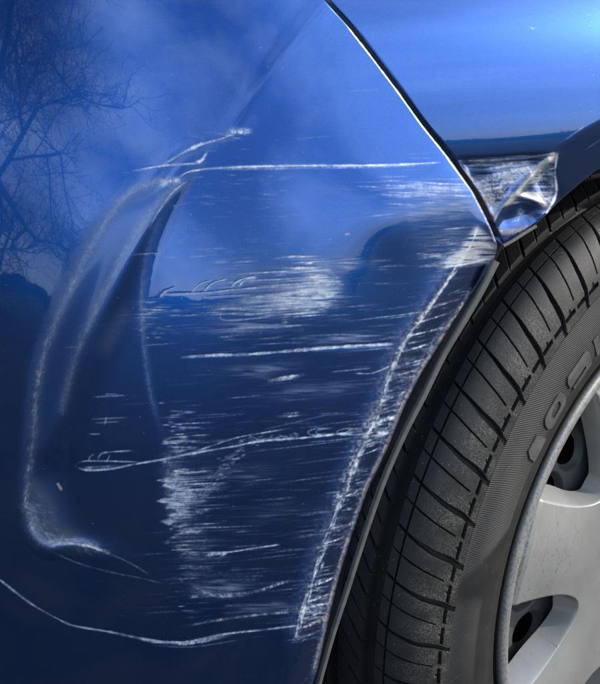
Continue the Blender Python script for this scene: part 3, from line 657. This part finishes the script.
# small dimples on the rib, inner ribs with slanted cuts
dimp = np.hypot((fs-.30)*pa*R0, aw-(w_sh-.0098)); G = np.maximum(G, groove(dimp, .0009, .001, .0005))
inner_ = (aw > w_of_s(.0202)) & (aw < w_of_s(.0457))
thi = 13.2-(s0-.0452)*-1*0 - (s0-.0452)*200; rel3 = (degs-thi)/(np.degrees(pa)/2); fr3 = rel3-np.round(rel3); odd = np.mod(np.round(rel3), 2) > .5
hw3 = np.where(odd, np.interp(aw, [w_of_s(.030), w_of_s(.034)], [.0002, .0011]), .0003)
G = np.maximum(G, np.where(inner_, groove(np.abs(fr3)*pa/2*R0, hw3, np.where(odd, .005, .0035), .0005), 0))
G = np.maximum(G, np.where(aw < w_of_s(.0118), groove(np.abs(fr3)*pa/2*R0, .0006, .003, .0005), 0))
# soft side wall relief
bead = sstep(.232, .2305, R0)*(ww > 0)*.0008
Rr = R0-G*nR-bead*nR; Sr = s0-G*ns-bead*ns
V = pol(Sr, Rr, tt)
me = mesh_from('tyre', V.reshape(-1, 3), grid_faces(*ww.shape, wrap=True), False)
tread = (aw < w_sh)*1.0
dn = vnoise(ww.shape[0], ww.shape[1], 16, 30)
dust = np.clip(sstep(w_of_s(.062), w_of_s(.082), aw)*tread*1.5 + .07*tread, 0, 1.5)*(G < .0012)*(.1+1.3*dn) + (aw > w_sh)*.28*dn
knl = (ww > w_sh+.0015)*sstep(.2345, .238, R0)*sstep(19.0-(R0-.25)*260, 21.5-(R0-.25)*260, degs)
knl = np.maximum(knl, (ww > w_sh+.0015)*sstep(.247, .252, R0)*sstep(13, 10, degs)*sstep(-8, 1, degs))
attr(me, 'dust', dust); attr(me, 'knurl', knl); attr(me, 'ang', np.mod((degs + (R0-.25)*90)*(360/.30)/360*2*pi, 2*pi*900))
tyre = link('tyre', me, M_rub, wheel); tyre['label'] = 'black tyre with ribbed tread and dusty shoulder'

# raised characters on the side wall: outlines in (degrees, radius)
def raise_poly(name, outline, holes=()):
    import mathutils
    from mathutils.geometry import tessellate_polygon
    loops = [[Vector((a, r*100, 0)) for a, r in L_] for L_ in (outline, *holes)]
    tri = tessellate_polygon(loops); pts = np.array([(a, r) for L_ in (outline, *holes) for a, r in L_])
    def place(h):
        R = pts[:, 1]; s = np.interp(R, prof[8:, 1][::-1], prof[8:, 0][::-1]) + h
        return pol(s, R, np.radians(pts[:, 0]))
    n = len(pts); V = np.vstack([place(.0009), place(-.0012)]); F = [list(t_)+[-1] for t_ in tri]; k = 0
    for L_ in (outline, *holes):
        m = len(L_)
        for i in range(m): a, c = k+i, k+(i+1) % m; F.append([a, c, c+n, a+n])
        k += m
    return link(name, mesh_from(name, V, F, False), M_let, wheel)
def rrect(a0, a1, r0, r1, ca=.9, n=4, skew=0.):
    cr_ = ca*.0043; out = []
    for (cx, cy, st) in ((a1-ca, r1-cr_, 0), (a0+ca, r1-cr_, 90), (a0+ca, r0+cr_, 180), (a1-ca, r0+cr_, 270)):
        for k in range(n+1):
            g_ = radians(st+90*k/n); out.append((cx+ca*cos(g_), cy+cr_*sin(g_)))
    return [(a+skew*(r-.243)*100, r) for a, r in out]
raise_poly('sidewall_letter', [(36.0, .2375), (39.2, .2365), (40.6, .2365), (39.9, .2505), (36.9, .2515), (36.0, .246)])
raise_poly('sidewall_letter', rrect(42.0, 48.6, .2352, .2510, 1.6), [rrect(43.9, 47.0, .2398, .2472, .7)])
raise_poly('sidewall_letter', [(50.2, .2480), (50.9, .2515), (56.5, .2515), (57.3, .2480), (57.3, .2350), (51.0, .2350), (51.0, .2385), (55.5, .2385), (55.5, .2410), (50.2, .2410)])
raise_poly('sidewall_letter', [(59.2, .2350), (59.2, .2515), (60.6, .2515), (60.6, .2395), (63.2, .2395), (63.2, .2515), (64.6, .2515), (65.4, .2470), (65.4, .2350)])

# wheel cover: spoked disc with seven openings
def hole_d(R, deg):
    """0 at the rim of an opening, 1 where the bevel ends and the opening begins"""
    ph = (deg+7.3+180/7) % (360/7)-180/7; arc = np.radians(ph)*R
    half = .0485*np.clip((R-.1085)/.0925, 0, 1)**.56
    bw_lo = .005+.006*sstep(.115, .165, R); k = 5.
    hs = [(half-arc)/.0030, (half+arc)/bw_lo, (.1978-R)/.0022, (R-.1085)/.007]
    return -np.log(sum(np.exp(-k*np.clip(h_, -8, 8)) for h_ in hs))/k
thc = np.r_[np.arange(-80, 80, .27), np.arange(80, 280, .7)]
Rc = np.r_[np.linspace(.002, .085, 24, endpoint=False), np.arange(.085, .2103, .0007)]
RR, DD = np.meshgrid(Rc, thc); hd = hole_d(RR, DD)
surf = .0885 + .004*np.cos(np.clip((RR-.03)/.16, 0, 1)*pi/2) - .0016*sstep(.193, .198, RR)
surf = surf + .0035*np.cos(np.radians((DD+7.3-180/7)*7))*sstep(.09, .16, RR)
ring = .0040*np.sqrt(np.clip(1-((RR-.2036)/.0054)**2, 0, 1)); surf = np.where(RR > .1983, .0862+ring-.010*sstep(.2084, .2100, RR), surf)
sag = sstep(.0, 8., -hd)                   # spokes gently crowned between the openings
drop = .019*np.clip(hd, 0, 1)**1.15
SS = surf-drop
i = np.arange(RR.size).reshape(RR.shape); i2 = np.concatenate([i, i[:1]], 0)
q = np.stack([i2[:-1, :-1], i2[:-1, 1:], i2[1:, 1:], i2[1:, :-1]], -1).reshape(-1, 4)
q = q[(hd.ravel()[q] < 1).any(1)]
Rs, Ds = RR.copy(), DD.copy()               # pull the rim of every opening onto its true outline
for _ in range(6):
    h0 = hole_d(Rs, Ds); gR = (hole_d(Rs+1e-5, Ds)-hole_d(Rs-1e-5, Ds))/2e-5; gA = (hole_d(Rs, Ds+.004)-hole_d(Rs, Ds-.004))/(.008*pi/180*Rs)
    k = np.where((hd > 1), np.clip((h0-1)/(gR**2+gA**2+1e-3), -2, 2), 0); Rs = Rs-k*gR*.8; Ds = Ds-k*gA*.8/(Rs*pi/180)
V = pol(SS, Rs, np.radians(Ds))
used = np.zeros(RR.size, bool); used[q.ravel()] = True; remap = np.cumsum(used)-1
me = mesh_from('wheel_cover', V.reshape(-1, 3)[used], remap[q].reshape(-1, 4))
sc_n = vnoise(RR.shape[0], RR.shape[1], 18, 6)
scf = np.clip(sstep(.198, .200, RR)*.5 + .9*np.exp(-.5*((RR-.1985)/.0010)**2) + .12*sstep(.6, .8, sc_n), 0, 1)
for k in range(46):                          # kerb and brush marks on the spokes
    a0 = rng.uniform(8, 27) if k < 34 else rng.uniform(-60, 70); r0 = rng.uniform(.13, .198); l = rng.uniform(.004, .014); an = rng.uniform(-.9, .9)
    ca, cr2 = np.radians(DD-a0)*r0, RR-r0; uu = ca*cos(an)+cr2*sin(an); vv = -ca*sin(an)+cr2*cos(an)
    scf = np.maximum(scf, .9*np.exp(-.5*(vv/.00035)**2)*(np.abs(uu) < l)*rng.uniform(.3, 1))
attr(me, 'scuff', scf.ravel()[used]); attr(me, 'inner', (RR > .2086).astype(float).ravel()[used])  # outer wall coloured near-black as painted shade between cover and tyre
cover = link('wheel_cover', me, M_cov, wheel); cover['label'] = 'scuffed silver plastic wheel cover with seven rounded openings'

# dark steel rim behind the openings, with round vents; brake drum behind that
thr = np.arange(0, 360, .35); Rr_ = np.linspace(.02, .205, 260)
RR, DD = np.meshgrid(Rr_, thr); ss = .061 - .012*sstep(.175, .205, RR) + .003*np.cos(np.clip((RR-.06)/.12, 0, 1)*pi)
vd = np.full(RR.shape, 1.)
for h in range(7):
    for a_ in (6.0, -9.8):
        av = -7.3+h*360/7+a_; ph = (DD-av+180) % 360-180; vd = np.minimum(vd, np.hypot(np.radians(ph)*.137, (RR-.137)*.9))
ss = ss-.006*sstep(.0175, .0130, vd)
V = pol(ss, RR, np.radians(DD)); i = np.arange(RR.size).reshape(RR.shape); i2 = np.concatenate([i, i[:1]], 0)
kp = vd[:, :-1] > .0130
q = np.stack([i2[:-1, :-1], i2[:-1, 1:], i2[1:, 1:], i2[1:, :-1]], -1)[kp].reshape(-1, 4)
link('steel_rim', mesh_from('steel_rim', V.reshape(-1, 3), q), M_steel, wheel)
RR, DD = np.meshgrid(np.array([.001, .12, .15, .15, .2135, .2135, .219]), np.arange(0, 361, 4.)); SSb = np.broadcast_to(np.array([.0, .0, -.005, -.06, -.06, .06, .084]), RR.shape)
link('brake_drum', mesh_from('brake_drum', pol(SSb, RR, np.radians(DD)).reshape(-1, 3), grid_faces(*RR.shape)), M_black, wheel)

# ------------------------------------------------------------------ leafless tree across the street, mirrored in the bumper
def bare_tree(base, height, seed):
    r = random.Random(seed); segs = []
    def grow(p, d, l, rad, lev):
        n = 4; q = p
        for k in range(n):
            d2 = (d+Vector((r.gauss(0, .12), r.gauss(0, .12), r.gauss(.03, .09)))).normalized(); e = q+d2*l/n
            segs.append((q, e, rad*(1-.1*k), rad*(1-.1*(k+1)), lev)); q = e; d = d2
            if lev < 6 and (k > 0 or lev > 0):
                for _ in range(1 if lev < 2 else r.choice((1, 1, 2)) if lev < 4 else 1):
                    a = Vector((r.gauss(0, 1), r.gauss(0, 1), r.gauss(.25, .7))).normalized()
                    grow(q, (d*.62+a*.9).normalized(), l*r.uniform(.55, .80), rad*r.uniform(.42, .6), lev+1)
    grow(Vector((0, 0, 0)), Vector((.05, -.1, 1)), height*.36, height*.016, 0)
    root = bpy.data.objects.new('bare_tree', None); COL.objects.link(root); root.location = base
    for nm, sel in (('trunk', lambda l: l <= 1), ('crown', lambda l: l > 1)):
        V, F = [], []
        for a, c, ra, rc, lev in segs:
            if not sel(lev): continue
            d = (c-a).normalized(); x = d.orthogonal().normalized(); y = d.cross(x); k = 6 if lev < 2 else 4; s = len(V)
            for P_, rr in ((a, ra), (c, rc)):
                for j in range(k):
                    g_ = 2*pi*j/k; V.append(P_+(x*cos(g_)+y*sin(g_))*max(rr, .004))
            for j in range(k): F.append([s+j, s+(j+1) % k, s+k+(j+1) % k, s+k+j])
        link(nm, mesh_from(nm, np.array([tuple(v) for v in V]), np.array(F)), M_bark, root)
    return root
TREE = (-7.6, -4.1, 0)
tr = bare_tree(TREE, 10.5, 4)
tag(tr, 'leafless dark tree mirrored in the upper left of the bumper', 'tree')
